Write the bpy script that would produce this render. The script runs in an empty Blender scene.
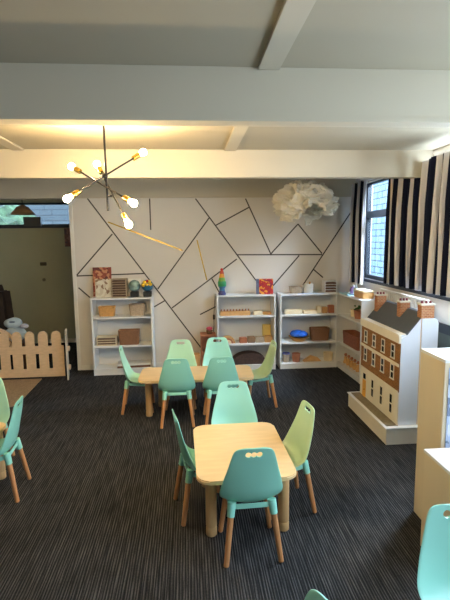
import bpy, bmesh, math, random
from mathutils import Vector, Matrix, noise
random.seed(4)
C = bpy.context.scene.collection
PI = math.pi

# ------------------------------------------------------------------ camera
CAMH = 1.7894
F, PITCH, YAW, ROLL = 453.16, 0.1332, 0.0790, -0.0126
def cam_matrix():
    right = Vector((math.cos(YAW), -math.sin(YAW), 0))
    fw0 = Vector((math.sin(YAW), math.cos(YAW), 0))
    fw = fw0 * math.cos(PITCH) + Vector((0, 0, -math.sin(PITCH)))
    up = fw0 * math.sin(PITCH) + Vector((0, 0, math.cos(PITCH)))
    r2 = right * math.cos(ROLL) + up * math.sin(ROLL)
    u2 = up * math.cos(ROLL) - right * math.sin(ROLL)
    return right, up, fw, r2, u2
cd = bpy.data.cameras.new('camera')
cam = bpy.data.objects.new('camera', cd); C.objects.link(cam)
_r, _u, _f, r2, u2 = cam_matrix()
m = Matrix((r2, u2, -_f)).transposed().to_4x4(); m.translation = Vector((0, 0, CAMH))
cam.matrix_world = m
cd.sensor_fit = 'VERTICAL'; cd.sensor_height = 24; cd.lens = 24 * F / 600
cd.clip_start = .02
bpy.context.scene.camera = cam
def ray(px, py):
    a0, b0 = px - 225, py - 300
    return (r2 * a0 - u2 * b0 + _f * F)
def at(px, py, x=None, y=None, z=None):
    v = ray(px, py)
    t = x / v.x if x is not None else y / v.y if y is not None else (z - CAMH) / v.z
    return Vector((0, 0, CAMH)) + v * t

# ------------------------------------------------------------------ materials
def lin(c):
    return tuple(((x / 255) / 12.92 if x / 255 <= .04045 else ((x / 255 + .055) / 1.055) ** 2.4) for x in c) + (1,)
MATS = {}
def nt(name):
    mt = bpy.data.materials.new(name); mt.use_nodes = True
    n = mt.node_tree; b = n.nodes['Principled BSDF']
    return mt, n, b
def mat(name, rgb, rough=.5, metal=0, var=.06, scale=8, bump=0, stretch=(1, 1, 1), spec=.5, trans=0, rgb2=None, bscale=None):
    if name in MATS: return MATS[name]
    mt, n, b = nt(name)
    b.inputs['Roughness'].default_value = rough; b.inputs['Metallic'].default_value = metal
    b.inputs['Specular IOR Level'].default_value = spec
    tc = n.nodes.new('ShaderNodeTexCoord'); mp = n.nodes.new('ShaderNodeMapping')
    mp.inputs['Scale'].default_value = stretch
    nz = n.nodes.new('ShaderNodeTexNoise'); nz.inputs['Scale'].default_value = scale; nz.inputs['Detail'].default_value = 4
    n.links.new(tc.outputs['Object'], mp.inputs[0]); n.links.new(mp.outputs[0], nz.inputs['Vector'])
    cr = n.nodes.new('ShaderNodeValToRGB')
    c1 = lin(rgb); c2 = lin(rgb2) if rgb2 else c1
    cr.color_ramp.elements[0].position = .3; cr.color_ramp.elements[1].position = .7
    cr.color_ramp.elements[0].color = tuple(max(0, v * (1 - var)) for v in c1[:3]) + (1,)
    cr.color_ramp.elements[1].color = tuple(min(1, v * (1 + var)) for v in c2[:3]) + (1,)
    n.links.new(nz.outputs[0], cr.inputs[0]); n.links.new(cr.outputs[0], b.inputs['Base Color'])
    if bump:
        bp = n.nodes.new('ShaderNodeBump'); bp.inputs['Strength'].default_value = bump; bp.inputs['Distance'].default_value = .005
        src = nz
        if bscale:
            src = n.nodes.new('ShaderNodeTexNoise'); src.inputs['Scale'].default_value = bscale
            n.links.new(mp.outputs[0], src.inputs['Vector'])
        n.links.new(src.outputs[0], bp.inputs['Height']); n.links.new(bp.outputs[0], b.inputs['Normal'])
    if trans:
        b.inputs['Subsurface Weight'].default_value = trans
        b.inputs['Subsurface Radius'].default_value = (.02, .02, .02)
    MATS[name] = mt
    return mt
WALL = mat('wall paint', (214, 208, 198), .8, var=.02, scale=1.5)
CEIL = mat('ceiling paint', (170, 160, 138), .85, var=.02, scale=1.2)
BEAM = mat('beam paint', (190, 181, 160), .7, var=.02, scale=2)
TRIM = mat('white trim paint', (222, 219, 210), .5, var=.02)
GREEN = mat('olive panel paint', (172, 172, 142), .7, var=.05, scale=2)
DARKT = mat('dark window frame', (38, 44, 50), .4)
DADO = mat('dark rail', (22, 26, 34), .5)
LOWER = mat('grey green lower wall', (84, 88, 78), .7)
WHITE = mat('white laminate', (226, 226, 224), .4, var=.015, scale=3)
BACKP = mat('white back panel', (208, 208, 206), .5, var=.015, scale=3)
TAN = mat('pale oak laminate', (214, 197, 166), .45, var=.05, scale=3, stretch=(1, 1, .2))  # even tan tone for sides, back and doors
BIRCH = mat('birch wood', (220, 188, 138), .38, var=.07, scale=6, stretch=(1, 6, 1))
BIRCH2 = mat('birch plywood', (222, 190, 150), .5, var=.08, scale=14, stretch=(1, 1, 3))
BEECH = mat('beech leg wood', (190, 132, 84), .42, var=.12, scale=12, stretch=(5, 5, .6))
TBLEG = mat('table leg wood', (206, 164, 112), .42, var=.1, scale=10, stretch=(4, 4, .5))
OAKB = mat('toy wood', (206, 158, 98), .5, var=.12, scale=20, stretch=(1, 5, 1))
REDW = mat('reddish toy wood', (168, 106, 74), .5, var=.12, scale=20)
CREAMW = mat('pale toy wood', (232, 214, 178), .5, var=.06, scale=12)
BROWNW = mat('dark wood', (110, 74, 48), .5, var=.15, scale=15, stretch=(1, 6, 1))
SLATB = mat('tray brown', (126, 98, 72), .55, var=.1, scale=12)
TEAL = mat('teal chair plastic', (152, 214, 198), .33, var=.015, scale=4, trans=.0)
WARMMINT = mat('mint chair plastic', (166, 212, 182), .33, var=.015, scale=4)  # greener copy of the teal shell, warm lamp tint put into the colour
WARMGREEN = mat('pale green chair plastic', (184, 214, 176), .33, var=.015, scale=4)  # teal shell tinted yellow-green, warm lamp light painted into the colour
SHADEDAQUA = mat('deep aqua chair plastic', (138, 200, 180), .33, var=.015, scale=4)  # darker copy of the teal shell, shade of backs and sides painted in
RIM = mat('aqua frame plastic', (146, 212, 192), .35, var=.02)
BLACKM = mat('black metal', (30, 27, 24), .4, metal=.3)
BRASS = mat('brass', (200, 160, 70), .25, metal=1)
TAPE = mat('dark wall tape', (62, 54, 44), .45, var=.1)
GOLD = mat('gold wall tape', (176, 146, 60), .3, metal=.8)
NAVY = mat('black plastic', (20, 22, 26), .4)
SLATE = mat('slate grey roof', (78, 84, 92), .6, var=.05, scale=20)
HOUSEW = mat('house white panel', (216, 220, 226), .5, var=.02)
HCREAM = mat('house cream trim', (230, 222, 202), .5, var=.03)
HBASE = mat('house base cream', (222, 215, 200), .5, var=.03)
HGREY = mat('house pavement grey', (128, 116, 92), .8, var=.15, scale=40)
RED = mat('red print', (176, 50, 40), .4, var=.3, scale=30, rgb2=(214, 130, 50))
WICK = mat('wicker golden', (196, 148, 84), .6, var=.25, scale=60, bump=.6, stretch=(1, 1, 3))
WICKD = mat('wicker brown', (128, 90, 62), .6, var=.25, scale=60, bump=.6, stretch=(1, 1, 3))
WICKG = mat('wicker grey', (170, 152, 128), .6, var=.25, scale=60, bump=.6, stretch=(1, 1, 3))
PAPER = mat('paper', (226, 224, 216), .7, var=.02)
BLUEC = mat('blue cloth', (28, 92, 190), .6, var=.4, scale=30, bump=.5)
LBLUE = mat('pale blue plastic', (186, 202, 208), .5, var=.1, scale=8)
DKBR = mat('dark brown upholstery', (52, 40, 30), .8, var=.15, scale=10)
RUG = mat('brown woven mat', (150, 124, 92), .95, var=.2, scale=50, bump=.4)
PINK = mat('pink plastic', (232, 96, 130), .4)
LEAF = mat('leaf green', (60, 110, 60), .6, var=.4, scale=20)
HEDGE = mat('hedge foliage', (62, 84, 56), .8, var=.6, scale=6)
CONC = mat('outdoor paving', (150, 152, 150), .9)
GLOBEG = mat('globe grey green', (120, 146, 140), .35, var=.5, scale=18)
GLOBEB = mat('globe blue', (40, 92, 120), .35, var=.3, scale=18)
YEL = mat('yellow', (236, 196, 50), .5, var=.05)
REDP = mat('red plastic', (196, 52, 44), .4)
PURP = mat('purple glass', (150, 130, 200), .2)
GREENP = mat('green plastic', (60, 160, 80), .35)
BLUEP = mat('blue plastic', (60, 90, 190), .35)
ORANGE = mat('orange door', (226, 166, 60), .5)
WHEAT = mat('straw lampshade', (150, 110, 70), .7, var=.2, scale=40)

def carpet():
    mt, n, b = nt('striped carpet')
    b.inputs['Roughness'].default_value = .97; b.inputs['Specular IOR Level'].default_value = .12
    tc = n.nodes.new('ShaderNodeTexCoord')
    def nz(sc, st, det=2):
        mp = n.nodes.new('ShaderNodeMapping'); mp.inputs['Scale'].default_value = st
        z = n.nodes.new('ShaderNodeTexNoise'); z.inputs['Scale'].default_value = sc; z.inputs['Detail'].default_value = det
        n.links.new(tc.outputs['Object'], mp.inputs[0]); n.links.new(mp.outputs[0], z.inputs['Vector']); return z
    a = nz(1, (150, 5, 1), 2); c = nz(1, (60, 2.0, 1), 1); d = nz(160, (1, .5, 1), 2)
    def mth(op, x, y):
        k = n.nodes.new('ShaderNodeMath'); k.operation = op
        for i, v in enumerate((x, y)):
            if v is None: continue
            if isinstance(v, (int, float)): k.inputs[i].default_value = v
            else: n.links.new(v, k.inputs[i])
        return k.outputs[0]
    sx = n.nodes.new('ShaderNodeSeparateXYZ'); n.links.new(tc.outputs['Object'], sx.inputs[0])
    rib = mth('SINE', mth('ADD', mth('MULTIPLY', sx.outputs[0], 2 * PI / .0155), mth('MULTIPLY', c.outputs[0], 5)), None)
    rib = mth('ADD', mth('MULTIPLY', rib, .5), .5)
    v1 = mth('ADD', mth('MULTIPLY', rib, mth('MULTIPLY', a.outputs[0], .85)), mth('MULTIPLY', a.outputs[0], .35))
    m2o = mth('ADD', v1, mth('MULTIPLY', d.outputs[0], .35))
    class _o: outputs = [m2o]
    m2 = _o
    cr = n.nodes.new('ShaderNodeValToRGB'); e = cr.color_ramp.elements
    e[0].position = .28; e[0].color = lin((22, 22, 23)); e[1].position = .98; e[1].color = lin((88, 86, 84))
    e2 = e.new(.55); e2.color = lin((42, 41, 41))
    n.links.new(m2.outputs[0], cr.inputs[0])
    # faint tile to tile difference
    mp = n.nodes.new('ShaderNodeMapping'); mp.inputs['Scale'].default_value = (2, 1, 1)
    br = n.nodes.new('ShaderNodeTexBrick'); br.offset = .5
    br.inputs['Scale'].default_value = 1; br.inputs['Mortar Size'].default_value = 0
    br.inputs['Color1'].default_value = (.9, .9, .9, 1); br.inputs['Color2'].default_value = (1.05, 1.05, 1.05, 1)
    n.links.new(tc.outputs['Object'], mp.inputs[0]); n.links.new(mp.outputs[0], br.inputs['Vector'])
    mu = n.nodes.new('ShaderNodeMix'); mu.data_type = 'RGBA'; mu.blend_type = 'MULTIPLY'; mu.inputs[0].default_value = 1
    n.links.new(cr.outputs[0], mu.inputs[6]); n.links.new(br.outputs[0], mu.inputs[7])
    n.links.new(mu.outputs[2], b.inputs['Base Color'])
    bp = n.nodes.new('ShaderNodeBump'); bp.inputs['Strength'].default_value = .5; bp.inputs['Distance'].default_value = .004
    n.links.new(m2.outputs[0], bp.inputs['Height']); n.links.new(bp.outputs[0], b.inputs['Normal'])
    return mt
CARPET = carpet()
def brickmat(name, c1, c2, cm, scale, w=.5, h=.25, mortar=.02, axis='X'):
    mt, n, b = nt(name); b.inputs['Roughness'].default_value = .75
    tc = n.nodes.new('ShaderNodeTexCoord'); sp = n.nodes.new('ShaderNodeSeparateXYZ'); cb = n.nodes.new('ShaderNodeCombineXYZ')
    n.links.new(tc.outputs['Object'], sp.inputs[0])
    n.links.new(sp.outputs[0 if axis == 'X' else 1], cb.inputs[0]); n.links.new(sp.outputs[2], cb.inputs[1])
    br = n.nodes.new('ShaderNodeTexBrick'); br.inputs['Scale'].default_value = scale
    br.inputs['Brick Width'].default_value = w; br.inputs['Row Height'].default_value = h; br.inputs['Mortar Size'].default_value = mortar
    br.inputs['Color1'].default_value = lin(c1); br.inputs['Color2'].default_value = lin(c2); br.inputs['Mortar'].default_value = lin(cm)
    n.links.new(cb.outputs[0], br.inputs['Vector']); n.links.new(br.outputs[0], b.inputs['Base Color'])
    return mt
HBRICK = brickmat('doll house brick', (150, 98, 46), (122, 76, 36), (150, 116, 72), 12, .5, .18, .02, 'Y')
HBRICKX = brickmat('chimney brick', (176, 112, 70), (150, 90, 56), (190, 150, 110), 12, .4, .18, .02, 'X')
BLOCK = brickmat('pale block wall', (108, 134, 150), (132, 156, 170), (74, 84, 86), 1, .30, .14, .014, 'Y')
CLAD = brickmat('blue grey cladding', (66, 76, 78), (74, 84, 86), (40, 46, 50), 1, 8, .16, .012, 'X')

def glassmat():
    mt = bpy.data.materials.new('window glass'); mt.use_nodes = True; n = mt.node_tree; n.nodes.clear()
    o = n.nodes.new('ShaderNodeOutputMaterial'); t = n.nodes.new('ShaderNodeBsdfTransparent'); g = n.nodes.new('ShaderNodeBsdfGlossy')
    g.inputs['Roughness'].default_value = .02; t.inputs[0].default_value = (.93, .97, 1, 1)
    nz = n.nodes.new('ShaderNodeTexNoise'); nz.inputs['Scale'].default_value = 3
    mr = n.nodes.new('ShaderNodeMapRange'); mr.inputs[3].default_value = .04; mr.inputs[4].default_value = .08
    x = n.nodes.new('ShaderNodeMixShader'); n.links.new(nz.outputs[0], mr.inputs[0]); n.links.new(mr.outputs[0], x.inputs[0])
    n.links.new(t.outputs[0], x.inputs[1]); n.links.new(g.outputs[0], x.inputs[2]); n.links.new(x.outputs[0], o.inputs[0])
    return mt
GLASS = glassmat()
def emis(name, col, s):
    mt, n, b = nt(name); b.inputs['Emission Color'].default_value = col; b.inputs['Emission Strength'].default_value = s
    b.inputs['Base Color'].default_value = (1, .9, .7, 1)
    return mt
BULB = emis('lit warm bulb', (1, .73, .38, 1), 800)
def papermat():
    mt = bpy.data.materials.new('crumpled paper'); mt.use_nodes = True; n = mt.node_tree; n.nodes.clear()
    o = n.nodes.new('ShaderNodeOutputMaterial'); d = n.nodes.new('ShaderNodeBsdfDiffuse'); t = n.nodes.new('ShaderNodeBsdfTranslucent')
    d.inputs[0].default_value = lin((236, 230, 214)); t.inputs[0].default_value = lin((236, 230, 214))
    x = n.nodes.new('ShaderNodeMixShader'); x.inputs[0].default_value = .35
    nz = n.nodes.new('ShaderNodeTexNoise'); nz.inputs['Scale'].default_value = 14; bp = n.nodes.new('ShaderNodeBump'); bp.inputs['Strength'].default_value = .5
    n.links.new(nz.outputs[0], bp.inputs['Height']); n.links.new(bp.outputs[0], d.inputs['Normal'])
    n.links.new(d.outputs[0], x.inputs[1]); n.links.new(t.outputs[0], x.inputs[2]); n.links.new(x.outputs[0], o.inputs[0]); return mt
CRUMP = papermat()
def stripemat():
    mt, n, b = nt('navy and white striped cloth'); b.inputs['Roughness'].default_value = .85
    b.inputs['Specular IOR Level'].default_value = .15
    tc = n.nodes.new('ShaderNodeTexCoord'); sp = n.nodes.new('ShaderNodeSeparateXYZ'); n.links.new(tc.outputs['UV'], sp.inputs[0])
    a = n.nodes.new('ShaderNodeMath'); a.operation = 'FRACT'; n.links.new(sp.outputs[0], a.inputs[0])
    g = n.nodes.new('ShaderNodeMath'); g.operation = 'GREATER_THAN'; g.inputs[1].default_value = .54; n.links.new(a.outputs[0], g.inputs[0])
    mx = n.nodes.new('ShaderNodeMix'); mx.data_type = 'RGBA'; mx.inputs[6].default_value = lin((18, 24, 44)); mx.inputs[7].default_value = lin((212, 209, 212))
    n.links.new(g.outputs[0], mx.inputs[0]); n.links.new(mx.outputs[2], b.inputs['Base Color'])
    return mt
STRIPE = stripemat()
def rainbowmat():
    mt, n, b = nt('rainbow bands'); b.inputs['Roughness'].default_value = .4
    tc = n.nodes.new('ShaderNodeTexCoord'); sp = n.nodes.new('ShaderNodeSeparateXYZ'); n.links.new(tc.outputs['Object'], sp.inputs[0])
    mr = n.nodes.new('ShaderNodeMapRange'); mr.inputs[2].default_value = .36; n.links.new(sp.outputs[2], mr.inputs[0])
    cr = n.nodes.new('ShaderNodeValToRGB'); cr.color_ramp.interpolation = 'CONSTANT'; e = cr.color_ramp.elements
    cols = [(0, (60, 60, 110)), (.16, (60, 110, 150)), (.33, (50, 150, 90)), (.52, (110, 160, 60)), (.66, (220, 150, 50)), (.8, (190, 70, 50))]
    e[0].color = lin(cols[0][1]); e[1].position = cols[1][0]; e[1].color = lin(cols[1][1])
    for p, c in cols[2:]:
        k = e.new(p); k.color = lin(c)
    n.links.new(mr.outputs[0], cr.inputs[0]); n.links.new(cr.outputs[0], b.inputs['Base Color']); return mt
RAINB = rainbowmat()
def collagemat(name, c1, c2, c3, sc):
    mt, n, b = nt(name); b.inputs['Roughness'].default_value = .6
    tc = n.nodes.new('ShaderNodeTexCoord'); v = n.nodes.new('ShaderNodeTexVoronoi'); v.inputs['Scale'].default_value = sc
    n.links.new(tc.outputs['Object'], v.inputs['Vector'])
    sp = n.nodes.new('ShaderNodeSeparateXYZ'); n.links.new(v.outputs['Color'], sp.inputs[0])
    cr = n.nodes.new('ShaderNodeValToRGB'); cr.color_ramp.interpolation = 'CONSTANT'; e = cr.color_ramp.elements
    e[0].color = lin(c1); e[1].position = .4; e[1].color = lin(c2); k = e.new(.75); k.color = lin(c3)
    n.links.new(sp.outputs[0], cr.inputs[0]); n.links.new(cr.outputs[0], b.inputs['Base Color']); return mt
COV_RED = collagemat('red brown cover print', (140, 66, 50), (188, 130, 96), (96, 44, 40), 30)
COV_WHT = collagemat('pale cover print', (214, 206, 186), (200, 188, 164), (140, 112, 88), 26)
COV_BOX = collagemat('red yellow box print', (188, 40, 36), (226, 150, 50), (150, 30, 60), 34)
COL_BLUE = collagemat('blue grey photo print', (176, 190, 214), (206, 214, 230), (120, 134, 160), 22)
CHART = collagemat('pink grey chart', (120, 82, 74), (146, 110, 100), (96, 76, 84), 20)

# ------------------------------------------------------------------ mesh helpers
def new(name, bm, m, parent=None, smooth=False, recalc=True):
    if recalc: bmesh.ops.recalc_face_normals(bm, faces=bm.faces)
    me = bpy.data.meshes.new(name); bm.to_mesh(me); bm.free()
    if smooth is not False:
        for p in me.polygons: p.use_smooth = True
        if smooth is not True: me.set_sharp_from_angle(angle=math.radians(smooth))
    o = bpy.data.objects.new(name, me); C.objects.link(o); me.materials.append(m)
    if parent: o.parent = parent
    return o
def B(): return bmesh.new()
def box(bm, x0, x1, y0, y1, z0, z1, bev=0, seg=2, mtx=None):
    r = bmesh.ops.create_cube(bm, size=1)['verts']
    for v in r:
        v.co = Vector(((x0 + x1) / 2 + v.co.x * (x1 - x0), (y0 + y1) / 2 + v.co.y * (y1 - y0), (z0 + z1) / 2 + v.co.z * (z1 - z0)))
    if mtx is not None:
        for v in r: v.co = mtx @ v.co
    if bev:
        es = list({e for v in r for e in v.link_edges})
        bmesh.ops.bevel(bm, geom=es, offset=bev, segments=seg, affect='EDGES')
    return bm
def bx(*a, **k): return box(B(), *a, **k)
def lathe(bm, prof, n=24, c=(0, 0, 0)):
    rings = []
    for r, z in prof:
        if r < 1e-5: rings.append([bm.verts.new((c[0], c[1], c[2] + z))])
        else: rings.append([bm.verts.new((c[0] + r * math.cos(2 * PI * i / n), c[1] + r * math.sin(2 * PI * i / n), c[2] + z)) for i in range(n)])
    for a, b in zip(rings, rings[1:]):
        for i in range(n):
            j = (i + 1) % n
            if len(a) == 1 and len(b) == 1: continue
            if len(a) == 1: bm.faces.new((a[0], b[i], b[j]))
            elif len(b) == 1: bm.faces.new((a[i], a[j], b[0]))
            else: bm.faces.new((a[i], a[j], b[j], b[i]))
    return bm
def rod(bm, p, q, r0, r1=None, n=12, cap=True):
    p, q = Vector(p), Vector(q); r1 = r0 if r1 is None else r1
    d = (q - p); L = d.length; d.normalize()
    M = Matrix.Translation(p) @ d.to_track_quat('Z', 'Y').to_matrix().to_4x4()
    prof = [(0, 0), (r0, 0), (r1, L), (0, L)]
    k = len(bm.verts); t = B(); lathe(t, prof, n)
    mp = {}
    for v in t.verts: mp[v] = bm.verts.new(M @ v.co)
    for f in t.faces: bm.faces.new([mp[v] for v in f.verts])
    t.free(); return bm
def prism(bm, pts, axis, a, b):
    """extrude polygon pts (2D) along axis from a to b"""
    def P(u, v, w):
        return {'x': (w, u, v), 'y': (u, w, v), 'z': (u, v, w)}[axis]
    lo = [bm.verts.new(P(u, v, a)) for u, v in pts]; hi = [bm.verts.new(P(u, v, b)) for u, v in pts]
    bm.faces.new(lo); bm.faces.new(hi[::-1])
    for i in range(len(pts)):
        j = (i + 1) % len(pts); bm.faces.new((lo[i], hi[i], hi[j], lo[j]))
    return bm
def ball(bm, c, r, sub=3, sc=(1, 1, 1)):
    k = bmesh.ops.create_icosphere(bm, subdivisions=sub, radius=r)['verts']
    for v in k: v.co = Vector((v.co.x * sc[0] + c[0], v.co.y * sc[1] + c[1], v.co.z * sc[2] + c[2]))
    return bm
def rrect(x0, x1, y0, y1, r, n=6):
    pts = []
    for cx, cy, a0 in ((x1 - r, y1 - r, 0), (x0 + r, y1 - r, 90), (x0 + r, y0 + r, 180), (x1 - r, y0 + r, 270)):
        for i in range(n + 1):
            a = math.radians(a0 + 90 * i / n); pts.append((cx + r * math.cos(a), cy + r * math.sin(a)))
    return pts
def tag(o, label, cat, group=None, kind=None):
    o['label'] = label; o['category'] = cat
    if group: o['group'] = group
    if kind: o['kind'] = kind
    return o
def empty(name, loc, rz=0, label=None, cat=None, group=None):
    o = bpy.data.objects.new(name, None); C.objects.link(o); o.location = loc; o.rotation_euler = (0, 0, rz)
    o.empty_display_size = .05
    if label: tag(o, label, cat, group)
    return o
def struct(name, bm, m, parent=None, smooth=False):
    o = new(name, bm, m, parent, smooth)
    if not parent: o['kind'] = 'structure'
    return o
def dup(root, loc, rz, label, group=None, mats=None):
    r = root.copy(); C.objects.link(r); r.location = loc; r.rotation_euler = (0, 0, rz); r['label'] = label
    if group: r['group'] = group
    for ch in list(root.children):
        c = ch.copy(); C.objects.link(c); c.parent = r
        for g in ch.children:
            d = g.copy(); C.objects.link(d); d.parent = c
    return r

# ------------------------------------------------------------------ room
ZC = 2.60; RX = 2.36; LX = -4.2; YB = -2.2; YW = 6.30; YG = 8.12
struct('floor', bx(LX - .1, RX + .1, YB - .1, YG + .2, -.08, 0), CARPET)
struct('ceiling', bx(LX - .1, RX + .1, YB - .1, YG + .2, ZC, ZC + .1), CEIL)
wb = struct('wall_back', bx(-1.53, RX, YW, YW + .12, 0, ZC), WALL)
struct('trim_1', bx(-1.575, -1.528, YW - .012, YW + .135, 0, 2.36, .004), TRIM)     # end board of the wall
struct('wall_left', bx(LX - .1, LX, YB, YG, 0, ZC), WALL)
struct('wall_front', bx(LX, RX, YB - .1, YB, 0, ZC), WALL)
# right wall with window openings
wins = [(5.10, 5.98), (3.0, 4.62), (0.7, 2.6), (-1.5, 0.3)]
WZ0, WZ1 = 1.25, 2.52
b = B()
box(b, RX, RX + .1, YB, YG, 0, WZ0); box(b, RX, RX + .1, YB, YG, WZ1, ZC)
ys = [YG] + [v for w in wins for v in (w[1], w[0])] + [YB]
for i in range(0, len(ys), 2): box(b, RX, RX + .1, ys[i + 1], ys[i], WZ0, WZ1)
struct('wall_right', b, WALL)
struct('trim_2', bx(RX - .035, RX, YB, YW, WZ0 - .04, WZ0 - .005, .004), DADO)        # dark sill line
struct('trim_3', bx(RX - .03, RX, YB, 4.25, .90, .985, .004), DADO)
struct('trim_4', bx(RX - .012, RX, YB, 4.25, 0, .90), LOWER)
struct('trim_5', bx(RX - .03, RX, YB, YW, ZC - .05, ZC, .012), TRIM)
for i, (a, c) in enumerate(wins):
    w = bpy.data.objects.new('window_%d' % (i + 1), None); C.objects.link(w); w['kind'] = 'structure'
    fr = B(); x0, x1 = RX + .02, RX + .075
    ms = [a, c] if c - a < 1.2 else [a, (a + c) / 2, c]
    box(fr, x0, x1, a, a + .04, WZ0, WZ1); box(fr, x0, x1, c - .04, c, WZ0, WZ1)
    box(fr, x0, x1, a + .04, c - .04, WZ0, WZ0 + .05); box(fr, x0, x1, a + .04, c - .04, WZ1 - .05, WZ1)
    box(fr, x0, x1, a + .04, c - .04, 2.04, 2.13)
    if len(ms) == 3: box(fr, x0, x1, ms[1] - .025, ms[1] + .025, WZ0 + .05, WZ1 - .05)
    new('window_frame', fr, DARKT, w)
    ar = B()
    box(ar, RX - .014, RX, a - .07, a, WZ0, WZ1 + .06); box(ar, RX - .014, RX, c, c + .07, WZ0, WZ1 + .06); box(ar, RX - .014, RX, a, c, WZ1, WZ1 + .06)
    new('architrave', ar, TRIM, w)
    new('pane', bx(RX + .045, RX + .05, a + .04, c - .04, WZ0 + .05, 2.04), GLASS, w)
    new('pane', bx(RX + .045, RX + .05, a + .04, c - .04, 2.13, WZ1 - .05), GLASS, w)
# beams and battens
for k, (y0, y1) in enumerate(((2.265, 2.36), (4.265, 4.36), (6.27, 6.42), (0.22, 0.33))):
    bm = bx(LX, RX, y0, y1, 2.36, ZC); box(bm, LX, RX, y0 - .006, y1 + .006, 2.352, 2.372)
    struct('trim_%d' % (6 + k), bm, BEAM)
n = 10
for x in (.37, -1.50, -3.4):
    for y0, y1 in ((.33, 2.26), (2.36, 4.26), (4.37, 6.27)):
        struct('trim_%d' % n, bx(x - .022, x + .083, y0, y1, ZC - .014, ZC, .003), BEAM); n += 1
# recess: olive wall, door and strip window
b = B()
TX0, TX1, TZ0, TZ1 = -4.1, -1.75, 2.05, 2.45
box(b, LX, RX, YG, YG + .1, 0, TZ0); box(b, LX, RX, YG, YG + .1, TZ1, ZC); box(b, TX1, RX, YG, YG + .1, TZ0, TZ1); box(b, LX, TX0, YG, YG + .1, TZ0, TZ1)
struct('wall_recess', b, GREEN)
w = bpy.data.objects.new('window_5', None); C.objects.link(w); w['kind'] = 'structure'
fr = B()
box(fr, TX0, TX1, YG + .02, YG + .07, TZ0, TZ0 + .035); box(fr, TX0, TX1, YG + .02, YG + .07, TZ1 - .035, TZ1)
box(fr, TX0, TX0 + .04, YG + .02, YG + .07, TZ0 + .035, TZ1 - .035); box(fr, TX1 - .04, TX1, YG + .02, YG + .07, TZ0 + .035, TZ1 - .035)
box(fr, -3.0, -2.96, YG + .02, YG + .07, TZ0 + .035, TZ1 - .035) if False else None
new('window_frame', fr, DARKT, w); new('pane', bx(TX0 + .04, TX1 - .04, YG + .04, YG + .045, TZ0 + .035, TZ1 - .035), GLASS, w)
new('window_sill', bx(TX0, TX1, YG - .03, YG + .02, TZ0 - .03, TZ0, .004), DARKT, w)
d = bpy.data.objects.new('door_1', None); C.objects.link(d); d['kind'] = 'structure'
new('door_leaf', bx(-3.45, -2.50, YG - .006, YG, .01, 2.0, .002), GREEN, d)
p = at(43, 264, y=YG - .03); new('door_lock', bx(p.x - .055, p.x + .055, YG - .02, YG - .006, p.z - .03, p.z + .03, .006), mat('dull lock', (76, 72, 54), .4, metal=.3), d)
p = at(45, 279.5, y=YG - .03); k = B(); rod(k, (p.x, YG - .03, p.z), (p.x, YG - .07, p.z), .012); ball(k, (p.x, YG - .085, p.z), .03, 2)
new('door_handle', k, mat('steel', (130, 126, 104), .3, metal=1), d, True)
struct('baseboard_recess', bx(-2.49, RX, YG - .015, YG, 0, .07), HBASE)
struct('baseboard_back', bx(-1.52, RX - .05, YW - .012, YW, 0, .07, .003), TRIM)
# wall tape pattern
segs = [(87.4, 198.5, 203.5, 351), (112.3, 234, 76.7, 275.3), (76.7, 276, 144.3, 273.5), (78.5, 287.7, 90, 297.5), (149.6, 198.5, 150.7, 230),
        (195.5, 198.6, 256, 280.5), (209, 218, 157.8, 289), (245.5, 198.6, 271.2, 254.8), (216, 225.2, 249.2, 207.2), (236.8, 254.8, 322, 254.6),
        (354, 207.5, 303, 285), (271.2, 253.5, 298, 224), (298, 224, 322, 253.5), (299.2, 255.5, 272, 287), (313, 269, 323, 277.5),
        (236.8, 259, 172, 308), (212, 278.8, 220, 294), (154, 307, 165, 300.5), (200, 314.6, 217, 306)]
b = B()
def strip(b, x0, y0, x1, y1, hw=.0085, yy=YW - .003):
    p, q = at(x0, y0, y=yy), at(x1, y1, y=yy); d = (q - p).normalized(); nn = Vector((-d.z, 0, d.x)) * hw
    vs = [p + nn, q + nn, q - nn, p - nn]; f = [b.verts.new(v) for v in vs]; g = [b.verts.new(v + Vector((0, .0028, 0))) for v in vs]
    b.faces.new(f); b.faces.new(g[::-1])
    for i in range(4): b.faces.new((f[i], g[i], g[(i + 1) % 4], f[(i + 1) % 4]))
for s in segs: strip(b, *s)
tp = new('tape_pattern', b, TAPE, wb)
b = B()
for s in ((108, 222, 182.7, 250.5), (197, 240, 206.8, 280)): strip(b, *s)
tp = new('tape_pattern', b, GOLD, wb); tp['label'] = 'gold tape lines'
# outdoors
struct('ground', bx(-14, 14, -10, 24, -.35, -.1), CONC)
o = new('garden_wall', bx(4.3, 4.5, -4, 16, -.1, 3.2), BLOCK); tag(o, 'pale blue-grey block wall outside the tall window', 'wall')
hs = empty('neighbouring_house', (0, 0, 0), 0, 'blue-grey clad house seen through the strip window above the olive door', 'house')
new('cladding', bx(-5.6, 1.5, 14, 15, -.1, 3.6), CLAD, hs)
new('roof', prism(B(), [(13.7, 3.6), (15.5, 4.6), (17, 3.6)], 'x', -5.8, 1.7), SLATE, hs)
hb = B()
for i in range(12):
    ball(hb, (-8.0 + i * .33, 11.6 + random.random() * .6, 1.0 + random.random() * .5), .75, 3, (1, .8, 1.75))
for v in hb.verts: v.co += noise.noise_vector(v.co * 5) * .18 + noise.noise_vector(v.co * 14) * .07
o = new('hedge', hb, HEDGE); tag(o, 'leafy green garden hedge seen through the strip window above the olive door', 'hedge', kind='stuff')

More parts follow.
